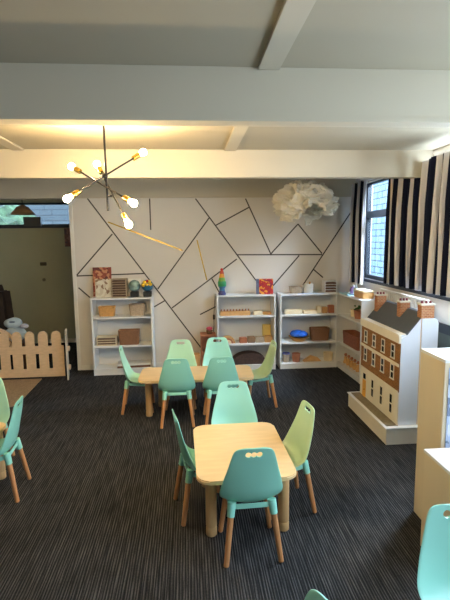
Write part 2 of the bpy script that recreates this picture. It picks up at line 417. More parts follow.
# ------------------------------------------------------------------ chairs
def make_chair(shellmat):
    t = empty('child_chair', (0, 0, 0))
    prof = [(-.1725, .688, .045, .0), (-.1722, .6868, .070, .001), (-.1715, .682, .092, .003), (-.169, .670, .107, .005), (-.165, .645, .117, .007), (-.159, .605, .128, .009), (-.150, .55, .142, .014), (-.142, .50, .157, .022),
            (-.134, .45, .169, .032), (-.124, .40, .180, .040), (-.108, .358, .182, .046), (-.078, .325, .176, .044), (-.035, .308, .170, .037),
            (.025, .305, .166, .028), (.085, .309, .160, .019), (.125, .315, .150, .010), (.152, .316, .134, .004), (.168, .311, .108, .0), (.174, .306, .07, 0)]
    b = B(); nx = 14; rows = []
    for i, (y, z, w, c) in enumerate(prof):
        a = prof[max(0, i - 1)]; d = prof[min(len(prof) - 1, i + 1)]
        t2 = Vector((0, d[0] - a[0], d[1] - a[1])).normalized(); nn = Vector((0, -t2.z, t2.y))
        if nn.y < 0 and i < 7: nn = -nn
        if nn.z < 0 and i >= 10: nn = -nn
        if 7 <= i < 10 and nn.y < 0: nn = -nn
        row = []
        for j in range(nx + 1):
            u = -1 + 2 * j / nx
            row.append(b.verts.new(Vector((u * w, y, z)) + nn * c * abs(u) ** 2.2))
        rows.append(row)
    for r0, r1 in zip(rows, rows[1:]):
        for j in range(nx): b.faces.new((r0[j], r0[j + 1], r1[j + 1], r1[j]))
    sh = new('seat_shell', b, shellmat, t, True)
    so = sh.modifiers.new('s', 'SOLIDIFY'); so.thickness = .009; so.offset = 0
    ss = sh.modifiers.new('u', 'SUBSURF'); ss.levels = 1; ss.render_levels = 1
    cb = B()
    for x in (-.030, 0, .030):
        rod(cb, (x, -.3, .650), (x, 0, .650), .0165, n=20)
    cu = new('cut', cb, shellmat)
    bo = sh.modifiers.new('b', 'BOOLEAN'); bo.object = cu; bo.solver = 'EXACT'; bo.use_self = True
    dg = bpy.context.evaluated_depsgraph_get(); me = bpy.data.meshes.new_from_object(sh.evaluated_get(dg))
    sh.modifiers.clear(); sh.data = me
    for p in me.polygons: p.use_smooth = True
    me.set_sharp_from_angle(angle=math.radians(40))
    bpy.data.objects.remove(cu)
    # rim frame below the seat with four sockets
    fb = B()
    out = rrect(-.130, .130, -.108, .125, .05, 5); inn = rrect(-.10, .10, -.09, .10, .03, 5)
    vs = [[fb.verts.new((x, y, z)) for x, y in pl] for pl, z in ((out, .318), (out, .287), (inn, .287), (inn, .300))]
    for a, c in zip(vs, vs[1:] + vs[:1]):
        for i in range(len(a)): fb.faces.new((a[i], a[(i + 1) % len(a)], c[(i + 1) % len(a)], c[i]))
    for v in fb.verts:
        if v.co.y < 0: v.co.z += .020 * min(1, -v.co.y / .1)
        if v.co.y > 0 and v.co.z > .29: v.co.z -= .012 * min(1, v.co.y / .08)
    for sx in (-1, 1):
        for sy in (-1, 1):
            rod(fb, (sx * .112, .11 if sy > 0 else -.094, .345 if sy < 0 else .306), (sx * .122, .124 if sy > 0 else -.110, .255 if sy > 0 else .268), .0245, .021, 16)
    new('seat_frame', fb, RIM, t, 40)
    for sx in (-1, 1):
        for sy in (-1, 1):
            p, q = Vector((sx * .121, .1235 if sy > 0 else -.109, .262 if sy > 0 else .276)), Vector((sx * .154, sy * .154, .0055))
            lb = B(); rod(lb, p, q, .0175, .0145, 16)
            d = (q - p).normalized(); rod(lb, q, q + d * .0048, .0145, .011, 16)
            new('leg', lb, BEECH, t, 40)
    return t
chairs = {}
def chair(x, y, rz, label, mt, group):
    k = mt.name
    if k not in chairs:
        t = make_chair(mt); tag(t, label, 'chair', group); t.location = (x, y, 0); t.rotation_euler = (0, 0, rz); chairs[k] = t; return t
    return dup(chairs[k], (x, y, 0), rz, label, group)
R = math.radians
g1 = 'chairs around the small front table'; g2 = 'chairs around the long back table'; g3 = 'chairs at the left table'; g4 = 'chairs at the bottom of the view'
chair(.318, 2.432, R(2), 'aqua plastic child chair at the near edge of the front table, back to us', SHADEDAQUA, g1)
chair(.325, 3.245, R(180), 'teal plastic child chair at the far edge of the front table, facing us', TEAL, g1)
chair(.052, 2.84, R(-90 + 11), 'aqua plastic child chair seen edge-on at the left side of the front table', SHADEDAQUA, g1)
chair(.615, 2.845, R(90 + 8), 'pale green child chair at the right side of the front table', WARMGREEN, g1)
chair(-.14, 4.33, R(0), 'aqua child chair at the near side of the long table, left one, back to us', SHADEDAQUA, g2)
chair(.285, 4.33, R(2), 'aqua child chair at the near side of the long table, right one, back to us', SHADEDAQUA, g2)
chair(-.115, 4.80, R(178), 'mint child chair behind the long table, left one', WARMMINT, g2)
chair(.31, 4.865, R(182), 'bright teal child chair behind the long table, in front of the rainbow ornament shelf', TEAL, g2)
chair(-.57, 4.73, R(-90 + 2), 'mint child chair at the left end of the long table', WARMMINT, g2)
chair(.737, 4.735, R(90 + 4), 'pale green child chair at the right end of the long table', WARMGREEN, g2)
chair(-1.385, 3.18, R(90 + 4), 'aqua child chair seen side-on at the left table', SHADEDAQUA, g3)
chair(-1.66, 3.595, R(182), 'mint child chair cut off at the left edge of the photo', WARMMINT, g3)
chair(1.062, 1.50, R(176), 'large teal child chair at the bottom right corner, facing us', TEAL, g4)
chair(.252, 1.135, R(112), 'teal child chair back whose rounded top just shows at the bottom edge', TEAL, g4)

# ------------------------------------------------------------------ tables
def table(x0, x1, y0, y1, h, legs, label, rz=0, grain=BIRCH):
    cx, cy = (x0 + x1) / 2, (y0 + y1) / 2
    t = empty('child_table', (cx, cy, 0), rz, label, 'table', 'light wooden child tables')
    b = prism(B(), rrect(x0 - cx, x1 - cx, y0 - cy, y1 - cy, .075, 8), 'z', h - .026, h)
    es = [e for e in b.edges if abs(e.verts[0].co.z - e.verts[1].co.z) < 1e-5]
    bmesh.ops.bevel(b, geom=es, offset=.006, segments=2, affect='EDGES')
    new('tabletop', b, grain, t, 30)
    for lx, ly in legs:
        lb = lathe(B(), [(0, .058), (.031, .058), (.034, .066), (.034, h - .026), (0, h - .026)], 24, (lx - cx, ly - cy, 0)); lg = new('leg', lb, TBLEG, t, 40)
        new('foot', lathe(B(), [(0, 0), (.030, 0), (.034, .005), (.034, .050), (.031, .058), (0, .058)], 24, (lx - cx, ly - cy, 0)), TBLEG, lg, 40)
    return t
table(.012, .607, 2.43, 3.23, .42, [(.098, 2.565), (.545, 2.565), (.098, 3.12), (.545, 3.12)], 'small light wooden table nearest to us with four chairs around it', R(1))
table(-.525, .635, 4.335, 4.82, .42, [(-.435, 4.50), (.545, 4.50), (-.33, 4.765), (.505, 4.765)], 'long light wooden table with six chairs in front of the bookcases', R(-1.2))
table(-2.05, -1.405, 2.72, 3.46, .42, [(-1.95, 2.82), (-1.50, 2.82), (-1.95, 3.30), (-1.465, 3.388)], 'wooden table at the left edge of the photo, mostly cut off')

# ------------------------------------------------------------------ bookcases
H = 1.04
def bookcase(name, x, y, rz, w, d, h, shelves, label, side=WHITE, top=WHITE, back=BACKP, group='white open bookcases'):
    t = empty(name, (x, y, 0), rz, label, 'bookcase', group)      # local: x 0..w, y 0 (front) .. d (back)
    T = .02
    new('side_panel', bx(0, T, 0, d, 0, h - T, .0015), side, t); new('side_panel', bx(w - T, w, 0, d, 0, h - T, .0015), side, t)
    new('top_panel', bx(0, w, 0, d, h - T, h, .0015), top, t)
    new('back_panel', bx(T, w - T, d - .008, d, 0, h - T), back, t)
    for z in shelves[:-1]: new('shelf', bx(T, w - T, .004, d - .008, z - T, z), WHITE, t)
    z = shelves[-1]; new('bottom_panel', bx(T, w - T, .002, d - .008, z - T, z), WHITE, t)
    new('plinth', bx(T, w - T, .006, .022, 0, z - T), WHITE, t)
    return t
S1 = [.785, .395, .085]; S2 = [.755, .37, .075]
X1, X2, X3 = -1.2947, .3647, 1.2266
bookcase('bookcase', X1, 6.0, 0, .8, .285, H, S1, 'white bookcase at the left with globes on top')
bookcase('bookcase', X2, 6.0, 0, .8, .285, H, S2, 'white bookcase behind the long table with the rainbow ornament on top')
bookcase('bookcase', X3, 6.0, 0, .8, .285, H, S2, 'white bookcase in the corner holding the blue cloth')
ang = math.atan2(.05, .74)
# along the right wall, front faces -x : local x runs toward -y
bc4 = bookcase('bookcase', 2.035, 6.055, R(-90) + .04, .8, .285, H, S2, 'white bookcase along the window wall beside the doll house')
M4 = Matrix.Translation((2.035, 6.055, 0)) @ Matrix.Rotation(R(-90) + .04, 4, 'Z')
# near right
cab = bookcase('bookcase', 2.24, 2.668, R(180), .8, .273, 1.095, [.76, .40, .08], 'tall pale oak bookcase at the right edge, its back covered in photo prints', side=TAN, top=WHITE, back=TAN, group='pale oak units at the right edge')
new('photo_print', bx(.04, .775, .2735, .2765, .50, 1.05), COL_BLUE, cab)
new('photo_print', bx(.04, .775, .2735, .2765, .12, .48), COL_BLUE, cab)
cab2 = empty('low_cupboard', (1.312, 2.07, 0), 0, 'low pale oak cupboard with white top in front of the tall oak bookcase', 'cupboard', 'pale oak units at the right edge')
new('body', bx(0, .80, .0, .27, 0, .575, .002), TAN, cab2); new('top_panel', bx(-.004, .804, -.004, .274, .575, .594, .002), WHITE, cab2)
for k in range(2):
    dr = new('door', bx(.01 + k * .392, .398 + k * .392, -.016, -.0005, .04, .565, .002), TAN, cab2); new('handle', bx(.35 + k * .07, .365 + k * .07, -.03, -.017, .30, .40, .003), BLACKM, dr)
o = new('toy_block', bx(1.60, 1.67, 2.42, 2.50, 1.0951, 1.128, .008), PINK); tag(o, 'small pink toy on the tall oak bookcase at the right edge', 'toy')

# ------------------------------------------------------------------ picket fence
fz = empty('picket_fence', (-2.1, 5.97, 0), 0, 'low birch picket fence panel with rounded tops', 'fence')
def fx(px): return at(px, 355, y=5.97).x + 2.1
b = B(); t2 = .018
cs = [fx(c) for c in (-22.5, -9, 5, 17.6, 30.6, 43.7, 57)]; hw = .060
x0, x1 = cs[0] - hw, fx(64)
box(b, x0, x1, 0, t2, .02, .13); box(b, x0, x1, 0, t2, .33, .435)
for c in cs:
    pts = [(c - hw, .13), (c + hw, .13)]; prism(b, [(c - hw, .13), (c + hw, .13), (c + hw, .33), (c - hw, .33)], 'y', 0, t2)
    top = [(c - hw, .435), (c + hw, .435)] + [(c + hw * math.cos(PI * i / 12), .57 + hw * math.sin(PI * i / 12)) for i in range(13)]
    prism(b, top, 'y', 0, t2)
box(b, cs[-1] + hw, x1, 0, t2, .13, .33)
new('picket_panel', b, BIRCH2, fz)
b = B(); xe = fx(66.5)
pts = [(-.19, .0), (.20, 0), (.20, .56)] + [(.005 + .195 * math.cos(PI * i / 12), .56 + .06 * math.sin(PI * i / 12)) for i in range(13)]
prism(b, [(-.13, .0), (.16, 0), (.16, .60), (.10, .64), (-.07, .64), (-.13, .60)], 'x', xe, xe + .018)
for v in b.verts:
    v.co = Matrix.Translation((xe, 0, 0)) @ Matrix.Rotation(R(12), 4, 'Z') @ Matrix.Translation((-xe, 0, 0)) @ v.co
new('end_panel', b, mat('greyed plywood', (190, 178, 158), .5), fz)
for z in (.15, .40):
    k = B(); rod(k, (xe + .018, -.03, z), (xe + .05, -.03, z), .035, n=16); new('connector', k, BIRCH2, fz, 40)
gate = empty('fence_arch', (-2.62, 6.05, 0), 0, 'curved light wooden arch piece behind the picket fence at the left edge', 'arch')
b = B(); R0, R1 = .34, .27
for rr0, rr1 in ((.38, .335), (.31, .27)):
    arc = [(rr0 * math.cos(R(a)), .34 + rr0 * math.sin(R(a))) for a in range(0, 181, 10)]; arc2 = [(rr1 * math.cos(R(a)), .34 + rr1 * math.sin(R(a))) for a in range(180, -1, -10)]
    prism(b, arc + arc2, 'y', 0, .03)
for sx in (-1, 1): box(b, sx * .38 if sx < 0 else .27, sx * .27 if sx < 0 else .38, 0, .03, 0, .34)
for v in b.verts: v.co.z *= .955
new('arch_panel', b, BIRCH2, gate)
o = new('floor_mat', prism(B(), [(-3.4, 5.94), (-1.954, 5.94), (-1.925, 5.0), (-1.97, 4.93), (-3.4, 4.70)], 'z', .0, .006), RUG); tag(o, 'brown woven floor mat in front of the picket fence', 'mat')
# pale blue bundle behind fence on a stool
st = empty('wooden_stand', (-2.50, 6.5, 0), 0, 'low dark stand behind the picket fence', 'stand')
new('top_board', bx(-.22, .22, -.16, .16,   .38, .40, .003), BROWNW, st)
for sx in (-1, 1):
    for sy in (-1, 1): new('leg', bx(sx * .19 - .018, sx * .19 + .018, sy * .13 - .018, sy * .13 + .018, 0, .38), BROWNW, st)
pl = empty('plush_toy', (-2.46, 6.5, .4001), 0, 'pale blue plush toy showing above the picket fence', 'plush toy')
b = B(); ball(b, (0, 0, .10), .13, 4, (1.15, .9, .8)); 
for v in b.verts: v.co += noise.noise_vector(v.co * 9) * .02
for v in b.verts: v.co.z = max(0, v.co.z)
new('body', b, LBLUE, pl, True)
b = B(); ball(b, (-.02, 0, .26), .10, 4, (1.25, .9, .72))
for v in b.verts: v.co += noise.noise_vector(v.co * 12) * .012
new('head', b, LBLUE, pl, True)
b = B(); ball(b, (.135, -.02, .215), .05, 3, (1.2, .9, .7)); new('snout', b, mat('pale mauve cloth', (190, 190, 200), .7), pl, True)
b = B(); ball(b, (-.01, -.075, .285), .025, 3, (1.9, .6, .5)); new('eye_patch', b, mat('grey blue cloth', (92, 108, 124), .7), pl, True)
ch = empty('armchair', (-3.16, 7.2, 0), 0, 'dark rounded high-backed seat against the olive wall at the left edge', 'seat')
b = B(); box(b, -.36, .36, -.3, .3, .06, .42, .08, 4); new('seat', b, DKBR, ch, 40)
b = B(); box(b, -.36, .36, .12, .34, .3, 1.12, .10, 4)
for v in b.verts: v.co.x *= 1 - .35 * max(0, (v.co.z - .7) / .5) ** 2
new('backrest', b, DKBR, ch, 40)
for sx in (-1, 1):
    for sy in (-1, 1): new('leg', bx(sx * .28 - .02, sx * .28 + .02, sy * .24 - .02, sy * .24 + .02, 0, .07), BLACKM, ch)
# straw pendant & chart in recess
pd = empty('pendant_lamp', (at(23, 215, y=7.6).x, 7.6, 0), 0, 'brown straw cone pendant lamp in front of the strip window', 'pendant lamp')
zt = at(23, 205, y=7.6).z; zb = at(23, 214.5, y=7.6).z
new('lamp_shade', lathe(B(), [(.03, zt), (.09, zt - .035), (.19, zb), (.183, zb), (.085, zt - .042), (.03, zt - .01)], 28), WHEAT, pd, True)
new('cord', rod(B(), (0, 0, zt - .01), (0, 0, ZC), .006), BLACKM, pd); 
p0, p1 = at(23, 217, y=YG - .03), at(41, 227, y=YG - .03)
o = new('sill_box', bx(p0.x, p1.x, YG - .03, YG + .018, TZ0, p0.z, .004), mat('dark grey box', (70, 74, 74), .5)); tag(o, 'dark grey box on the sill of the strip window under the straw lamp', 'box')
p0, p1 = at(64, 228, y=YG), at(73, 246.5, y=YG)
o = new('wall_chart', bx(p0.x, p1.x + .1, YG - .004, YG - .0005, p1.z, p0.z), CHART); tag(o, 'pinkish printed chart on the olive wall beside the wall end', 'poster')

# ------------------------------------------------------------------ chandelier
cy = 3.2
top = at(103.6, 120, y=cy)
chx = at(105, 170, y=cy).x
cl = empty('chandelier', (chx, cy, 0), 0, 'black rod chandelier with six lit bare bulbs', 'chandelier')
def loc(v): return v - Vector((chx, cy, 0))
s0 = Vector((at(103.8, 130, y=cy).x, cy, ZC)); s1 = at(108, 211, y=cy)
new('ceiling_rose', lathe(B(), [(0, ZC - .02), (.05, ZC - .018), (.055, ZC), (0, ZC)], 24, (s0.x - chx, 0, 0)), BLACKM, cl, 30)
new('stem', rod(B(), loc(s0), loc(s1), .0075), BLACKM, cl)
b = B(); ball(b, loc(at(105, 176, y=cy)), .02, 2); new('hub', b, BLACKM, cl, True)
b = B(); rod(b, loc(at(107.3, 196, y=cy)), loc(at(112, 196, y=cy - .02)), .006); new('hub', b, BLACKM, cl, True)
for (a, c, ya, yc) in (((133, 158.6), (79, 191.5), 3.30, 3.10), ((80, 171.5), (124, 197.5), 3.33, 3.07), ((101.5, 173), (123.5, 214.5), 3.30, 3.05)):
    A, Cc = at(*a, y=ya), at(*c, y=yc)
    arm = new('arm', rod(B(), loc(A), loc(Cc), .0062), BLACKM, cl)
    d = (Cc - A).normalized()
    for e, s in ((A, -1), (Cc, 1)):
        new('socket', rod(B(), loc(e), loc(e + d * s * .058), .017, .0185, 16), BRASS, cl, 40)
        bb = B(); base = e + d * s * .058
        M = Matrix.Translation(loc(base)) @ (d * s).to_track_quat('Z', 'Y').to_matrix().to_4x4()
        lathe(bb, [(0, 0), (.011, 0), (.013, .008), (.018, .020), (.0225, .034), (.0215, .046), (.014, .056), (0, .061)], 20)
        bmesh.ops.transform(bb, matrix=M, verts=bb.verts); new('bulb', bb, BULB, cl, True)

# ------------------------------------------------------------------ crumpled paper pendant
cx, cyy, cz = at(305, 202, y=5.2)
pp = empty('pendant_lamp', (cx, cyy, 0), 0, 'large white crumpled paper pendant shade near the back wall', 'pendant lamp')
b = B(); bmesh.ops.create_icosphere(b, subdivisions=6, radius=1)
def ridged(p, s):
    return 1 - abs(noise.noise(p * s)) * 2.2
dead = []
for v in b.verts:
    n0 = v.co.normalized()
    wv = n0 + noise.noise_vector(n0 * 1.7) * .5
    r = 1 + .20 * (ridged(wv, 1.7) - .6) + .13 * (ridged(wv + Vector((3, 1, 2)), 3.6) - .6) + .05 * (ridged(wv, 9) - .6)
    low = max(0, -n0.z)
    a = math.atan2(n0.y, n0.x)
    r *= 1 + .22 * low * noise.noise(Vector((math.cos(a) * 2, math.sin(a) * 2, 5)))
    v.co = Vector((n0.x * .350 * r, n0.y * .33 * r, n0.z * .245 * r - .02))
    lim = -.80 + .33 * noise.noise(Vector((math.cos(a) * 1.6, math.sin(a) * 1.6, 9))) * 2
    if n0.z < lim or (n0.y < 0 and n0.z < -.12 - 3.2 * (n0.x - .12) ** 2 and abs(n0.x - .12) < .5): dead.append(v)
bmesh.ops.delete(b, geom=dead, context='VERTS')
for v in b.verts: v.co.z += cz
o = new('lamp_shade', b, CRUMP, pp, 35)
so = o.modifiers.new('s', 'SOLIDIFY'); so.thickness = .003
new('cord', rod(B(), (0, 0, cz + .10), (0, 0, ZC), .005), TRIM, pp)
new('lamp_holder', rod(B(), (0, 0, cz - .02), (0, 0, cz + .10), .022, .022, 16), TRIM, pp)

# ------------------------------------------------------------------ curtains
rl = empty('curtain_rail', (0, 0, 0), 0, 'white curtain rail along the window wall', 'curtain rail')
new('rail', bx(2.285, 2.300, -1.6, 6.2, 2.470, 2.488, .003), TRIM, rl)
for y in (6.1, 4.8, 3.2, 1.5, 0): new('bracket', bx(2.300, RX, y - .012, y + .012, 2.472, 2.486), TRIM, rl)
def curtain(y0, y1, z0, z1, folds, rep, ph, label, pinch=0, x=2.225, amp=.032, off=.2):
    nu, nv = 160, 24; b = B(); uv = b.loops.layers.uv.new('UVMap'); G = []
    for j in range(nv + 1):
        v = j / nv; row = []
        for i in range(nu + 1):
            u = i / nu
            tight = 1 - pinch * math.sin(PI * min(1, v * 1.0)) ** 1
            yy = y0 + (y1 - y0) * (1 - (1 - u) * tight) if pinch else y0 + (y1 - y0) * u
            wob = noise.noise(Vector((u * 3, v * 1.4, ph))) * .02
            fz_ = math.sin(2 * PI * folds * u + ph + .9 * noise.noise(Vector((u * 2.5, v * 1.6, ph + 3))))
            k = amp * (.45 + .55 * min(1, v * 3))
            xx = x + k * fz_ + wob * v
            yy += .018 * math.cos(4 * PI * folds * u + ph) * v
            row.append((b.verts.new((xx, yy, z1 + (z0 - z1) * v + (.004 * math.sin(u * 60) if j == 0 else 0))), u))
        G.append(row)
    for j in range(nv):
        for i in range(nu):
            q = (G[j][i], G[j][i + 1], G[j + 1][i + 1], G[j + 1][i]); f = b.faces.new([k[0] for k in q])
            for l, k in zip(f.loops, q): l[uv].uv = (k[1] * rep + off + .2 * noise.noise(Vector((k[1] * 6, ph, 2))), 0)
    t = empty('curtain', (0, 0, 0), 0, label, 'curtain', 'striped curtains on the window wall')
    o = new('cloth', b, STRIPE, t, True, recalc=False); so = o.modifiers.new('s', 'SOLIDIFY'); so.thickness = .003
    for k in range(int(folds) + 1):
        yy = y0 + (y1 - y0) * (k + .5) / (int(folds) + 1); new('hook', bx(x + .015, x + .035, yy - .004, yy + .004, z1 - .035, z1 - .012), TRIM, t)
curtain(6.13, 5.62, 1.19, 2.497, 5, 2.6, .4, 'narrow navy and white striped curtain in the far corner')
curtain(4.99, 4.05, 1.275, 2.49, 8, 4.3, 1.2, 'wide navy and white striped curtain between the two windows')
curtain(4.02, 3.53, 1.285, 2.49, 5, 3.0, 2.6, 'nearest navy and white striped curtain at the right edge', x=2.185, amp=.04, off=.05)

# ------------------------------------------------------------------ white barred rack under window
rk = empty('wire_rack', (0, 0, 0), 0, 'white rack of upright bars under the window behind the doll house', 'rack')
new('rail', bx(2.27, 2.30, 4.12, 5.22, 1.165, 1.185, .003), TRIM, rk); new('rail', bx(2.27, 2.30, 4.12, 5.22, .10, .12, .003), TRIM, rk)
for y in (4.12, 5.19): new('post', bx(2.265, 2.305, y, y + .03, 0, 1.165, .003), TRIM, rk)
for k in range(19):
    y = 4.185 + k * .053; new('bar', bx(2.278, 2.292, y, y + .014, .12, 1.165), TRIM, rk)

# ------------------------------------------------------------------ doll house
dh = empty('doll_house', (0, 0, 0), 0, 'tall wooden doll house with brown brick front and slate grey roof', 'doll house')
DY0, DY1, DX = 3.66, 4.52, 1.797
b = B(); box(b, 1.672, 2.15, 3.612, 4.55, 0, .145, .002); new('base', b, HBASE, dh)
b = B(); box(b, 1.660, 2.16, 3.600, 4.562, .145, .153, .001); new('base_edge', b, WHITE, dh)
b = B(); box(b, 1.69, DX - .004, 3.65, 4.53, .1531, .156); new('pavement', b, HGREY, dh)
BK = 2.115
prof = [(DX, .153), (DX, .955), (1.86, .957), (2.0, 1.125), (2.07, 1.125), (BK - .02, 1.085), (BK, 1.04), (BK, .153)]
new('house_body', prism(B(), prof, 'y', DY0 + .006, DY1 - .006), HOUSEW, dh)
# side outline boards
for ya, yb in ((DY0 - .006, DY0 + .006), (DY1 - .006, DY1 + .006)):
    s = new('side_panel', prism(B(), [(DX - .002, .153), (DX - .002, .93), (1.85, .958), (1.962, 1.098), (1.962, .153)], 'y', ya, yb), HOUSEW, dh)
    s = new('side_panel', prism(B(), [(1.970, .153), (1.970, 1.100), (2.085, 1.100), (2.103, 1.088), (BK, 1.06), (BK, .153)], 'y', ya - .006 if ya < 4 else ya, yb + .006 if ya > 4 else yb), HOUSEW, dh)
b = prism(B(), [(1.962, .153), (1.970, .153), (1.970, 1.098), (1.962, 1.098)], 'y', DY0 - .004, DY0 + .006); new('edge_strip', b, BIRCH2, dh)
# roof
b = prism(B(), [(1.840, .962), (1.848, .950), (2.0, 1.128), (2.045, 1.128), (2.12, 1.055), (2.128, 1.064), (2.05, 1.142), (1.995, 1.142)], 'y', DY0 - .006 + .006, DY1 + .004)
new('roof', b, SLATE, dh)
# facade
new('brick_front', bx(DX - .010, DX, DY0, DY1, .452, .885), HBRICK, dh)
new('ground_floor_front', bx(DX - .012, DX, DY0, DY1, .157, .452), HCREAM, dh)
new('cornice', box(bx(DX - .024, 1.862, DY0 + .0065, DY1 - .0065, .9575, .964), DX - .022, DX - .0005, DY0 - .006, DY1 + .006, .884, .957, .003), HCREAM, dh)
new('string_course', bx(DX - .018, DX - .010, DY0, DY1, .676, .704, .002), HCREAM, dh)
new('string_course', bx(DX - .018, DX - .010, DY0, DY1, .445, .462, .002), HCREAM, dh)
GLS = mat('dark window pane', (18, 20, 24), .15)
def dwin(yc, z0, z1, w=.052, fr=True):
    X = DX - .012 if z0 < .45 else DX - .010
    fb = B(); f = .010
    box(fb, X - .006, X, yc - w / 2 - f, yc - w / 2, z0, z1); box(fb, X - .006, X, yc + w / 2, yc + w / 2 + f, z0, z1)
    box(fb, X - .006, X, yc - w / 2 - f, yc + w / 2 + f, z1, z1 + f); box(fb, X - .010, X, yc - w / 2 - f - .004, yc + w / 2 + f + .004, z0 - f, z0)
    box(fb, X - .006, X, yc - w / 2, yc + w / 2, (z0 + z1) / 2 - .005, (z0 + z1) / 2 + .005)
    w_ = new('window', fb, TRIM if z0 > .45 else HCREAM, dh); new('pane', bx(X - .003, X - .0005, yc - w / 2, yc + w / 2, z0, z1), GLS, w_)
for yc in (4.40, 4.195, 3.99, 3.785):
    dwin(yc, .735, .845); dwin(yc, .545, .665)
for yc in (4.195, 3.99, 3.785): dwin(yc, .225, .395, .050)
dd = new('front_door', bx(DX - .020, DX - .012, 4.365, 4.44, .157, .335, .002), ORANGE, dh); b = B(); ball(b, (DX - .024, 4.38, .24), .006, 2); new('door_knob', b, BRASS, dd)
new('fanlight', bx(DX - .017, DX - .012, 4.375, 4.43, .345, .40, .001), GLS, dh)
def chimney(x0, x1, y0, y1, z0, z1, pots):
    c = new('chimney', bx(x0, x1, y0, y1, z0, z1), HBRICKX, dh)
    new('chimney_cap', bx(x0 - .008, x1 + .008, y0 - .008, y1 + .008, z1, z1 + .014, .002), HCREAM, c)
    for i in range(pots):
        u = (i + .5) / pots; px_, py_ = (x0 + (x1 - x0) * u, (y0 + y1) / 2) if x1 - x0 > y1 - y0 else ((x0 + x1) / 2, y0 + (y1 - y0) * u)
        new('chimney_pot', lathe(B(), [(0, z1 + .014), (.011, z1 + .014), (.009, z1 + .036), (0, z1 + .036)], 12, (px_, py_, 0)), mat('pot maroon', (120, 50, 60), .5), c, 40)
chimney(1.905, 2.0, 4.43, 4.495, 1.02, 1.20, 3)
chimney(1.925, 2.015, 3.965, 4.03, 1.03, 1.195, 3)
chimney(1.962, 2.075, 3.652, 3.722, 1.10, 1.212, 3)
dh.rotation_euler = (0, 0, 0)

# ------------------------------------------------------------------ small things on shelves
E4 = .0004
def slot(case, px, lvl):        # x at front of bookcase from pixel column
    return at(px, 330, y=6.1).x
def X(px, py=330, y=6.12): return at(px, py, y=y).x
def lvl(S, k): return H if k == 0 else S[k - 1]
def basket(x0, x1, y0, y1, z, h, m, label, cat='basket', group=None, fill=None):
    t = empty('basket', ((x0 + x1) / 2, (y0 + y1) / 2, z + E4), 0, label, cat, group)
    w, d = (x1 - x0) / 2, (y1 - y0) / 2
    b = B(); rings = []
    for s, zz in ((.90, 0), (.96, h * .5), (1, h), (.92, h), (.86, .012)):
        rings.append([b.verts.new((x, y, zz)) for x, y in rrect(-w * s, w * s, -d * s, d * s, min(w, d) * .4, 5)])
    for a, c in zip(rings, rings[1:]):
        for i in range(len(a)): b.faces.new((a[i], a[(i + 1) % len(a)], c[(i + 1) % len(a)], c[i]))
    b.faces.new(rings[0][::-1]); b.faces.new(rings[-1]); new('woven_body', b, m, t, 40)
    b = B(); pts = rrect(-w * .98, w * .98, -d * .98, d * .98, min(w, d) * .4, 5)
    for i in range(len(pts)):
        p, q = pts[i], pts[(i + 1) % len(pts)]; rod(b, (p[0], p[1], h), (q[0], q[1], h), .007, n=6)
    new('rim', b, m, t, True)
    if fill:
        b = prism(B(), rrect(-w * .85, w * .85, -d * .85, d * .85, min(w, d) * .3, 4), 'z', .013, h * .8); new('lining', b, fill, t)
    return t
def trays(x0, x1, y0, y1, z, h, n, label, group=None, fm=WHITE, tm=SLATB):
    t = empty('tray_rack', ((x0 + x1) / 2, (y0 + y1) / 2, z + E4), 0, label, 'tray rack', group)
    w, d = (x1 - x0) / 2, (y1 - y0) / 2; T = .009
    b = B(); box(b, -w, -w + T, -d, d, 0, h); box(b, w - T, w, -d, d, 0, h); box(b, -w + T, w - T, -d, d, h - T, h); box(b, -w + T, w - T, -d, d, 0, T); box(b, -w + T, w - T, d - .005, d, T, h - T)
    s = (h - 2 * T) / n
    for i in range(1, n): box(b, -w + T, w - T, -d, d - .005, T + i * s - .003, T + i * s + .003)
    new('frame', b, fm, t)
    for i in range(n): new('tray', bx(-w + T + .003, w - T - .003, -d + .012, d - .01, T + i * s + .0045, T + i * s + s * .62, .001), tm, t)
    return t
def book(x, y, z, w, h, th, m, label, tilt=8, group=None, name='book'):
    t = empty(name, (x, y, z + .0032), 0, label, 'book', group); t.rotation_euler = (R(-tilt), 0, 0)
    new('pages', bx(-w / 2 + .003, w / 2 - .003, 0.002, th - .002, .002, h - .003), PAPER, t)
    new('cover', box(box(bx(-w / 2, w / 2, 0, .002, 0, h), -w / 2, w / 2, th - .002, th, 0, h), -w / 2, -w / 2 + .002, .002, th - .002, 0, h), m, t)
    return t
gb = 'picture books on the left bookcase'
book(X(101, 285), 6.19, H, .245, .395, .018, COV_RED, 'picture book with red brown cover standing behind the pale one', 6, gb)
book(X(103.3, 285), 6.09, H, .205, .245, .018, COV_WHT, 'picture book with pale cover standing in front of the red one', 7, gb)
trays(X(114.0), X(128.6), 6.06, 6.22, H, .245, 7, 'seven-tier brown tray rack beside the picture books', 'tray racks', fm=WICKG, tm=mat('deep brown tray', (92, 68, 50), .6))
o = new('greeting_card', bx(X(129.8), X(142), 6.21, 6.214, H + E4, H + .235), PAPER); tag(o, 'white card standing behind the grey-green globe', 'card')
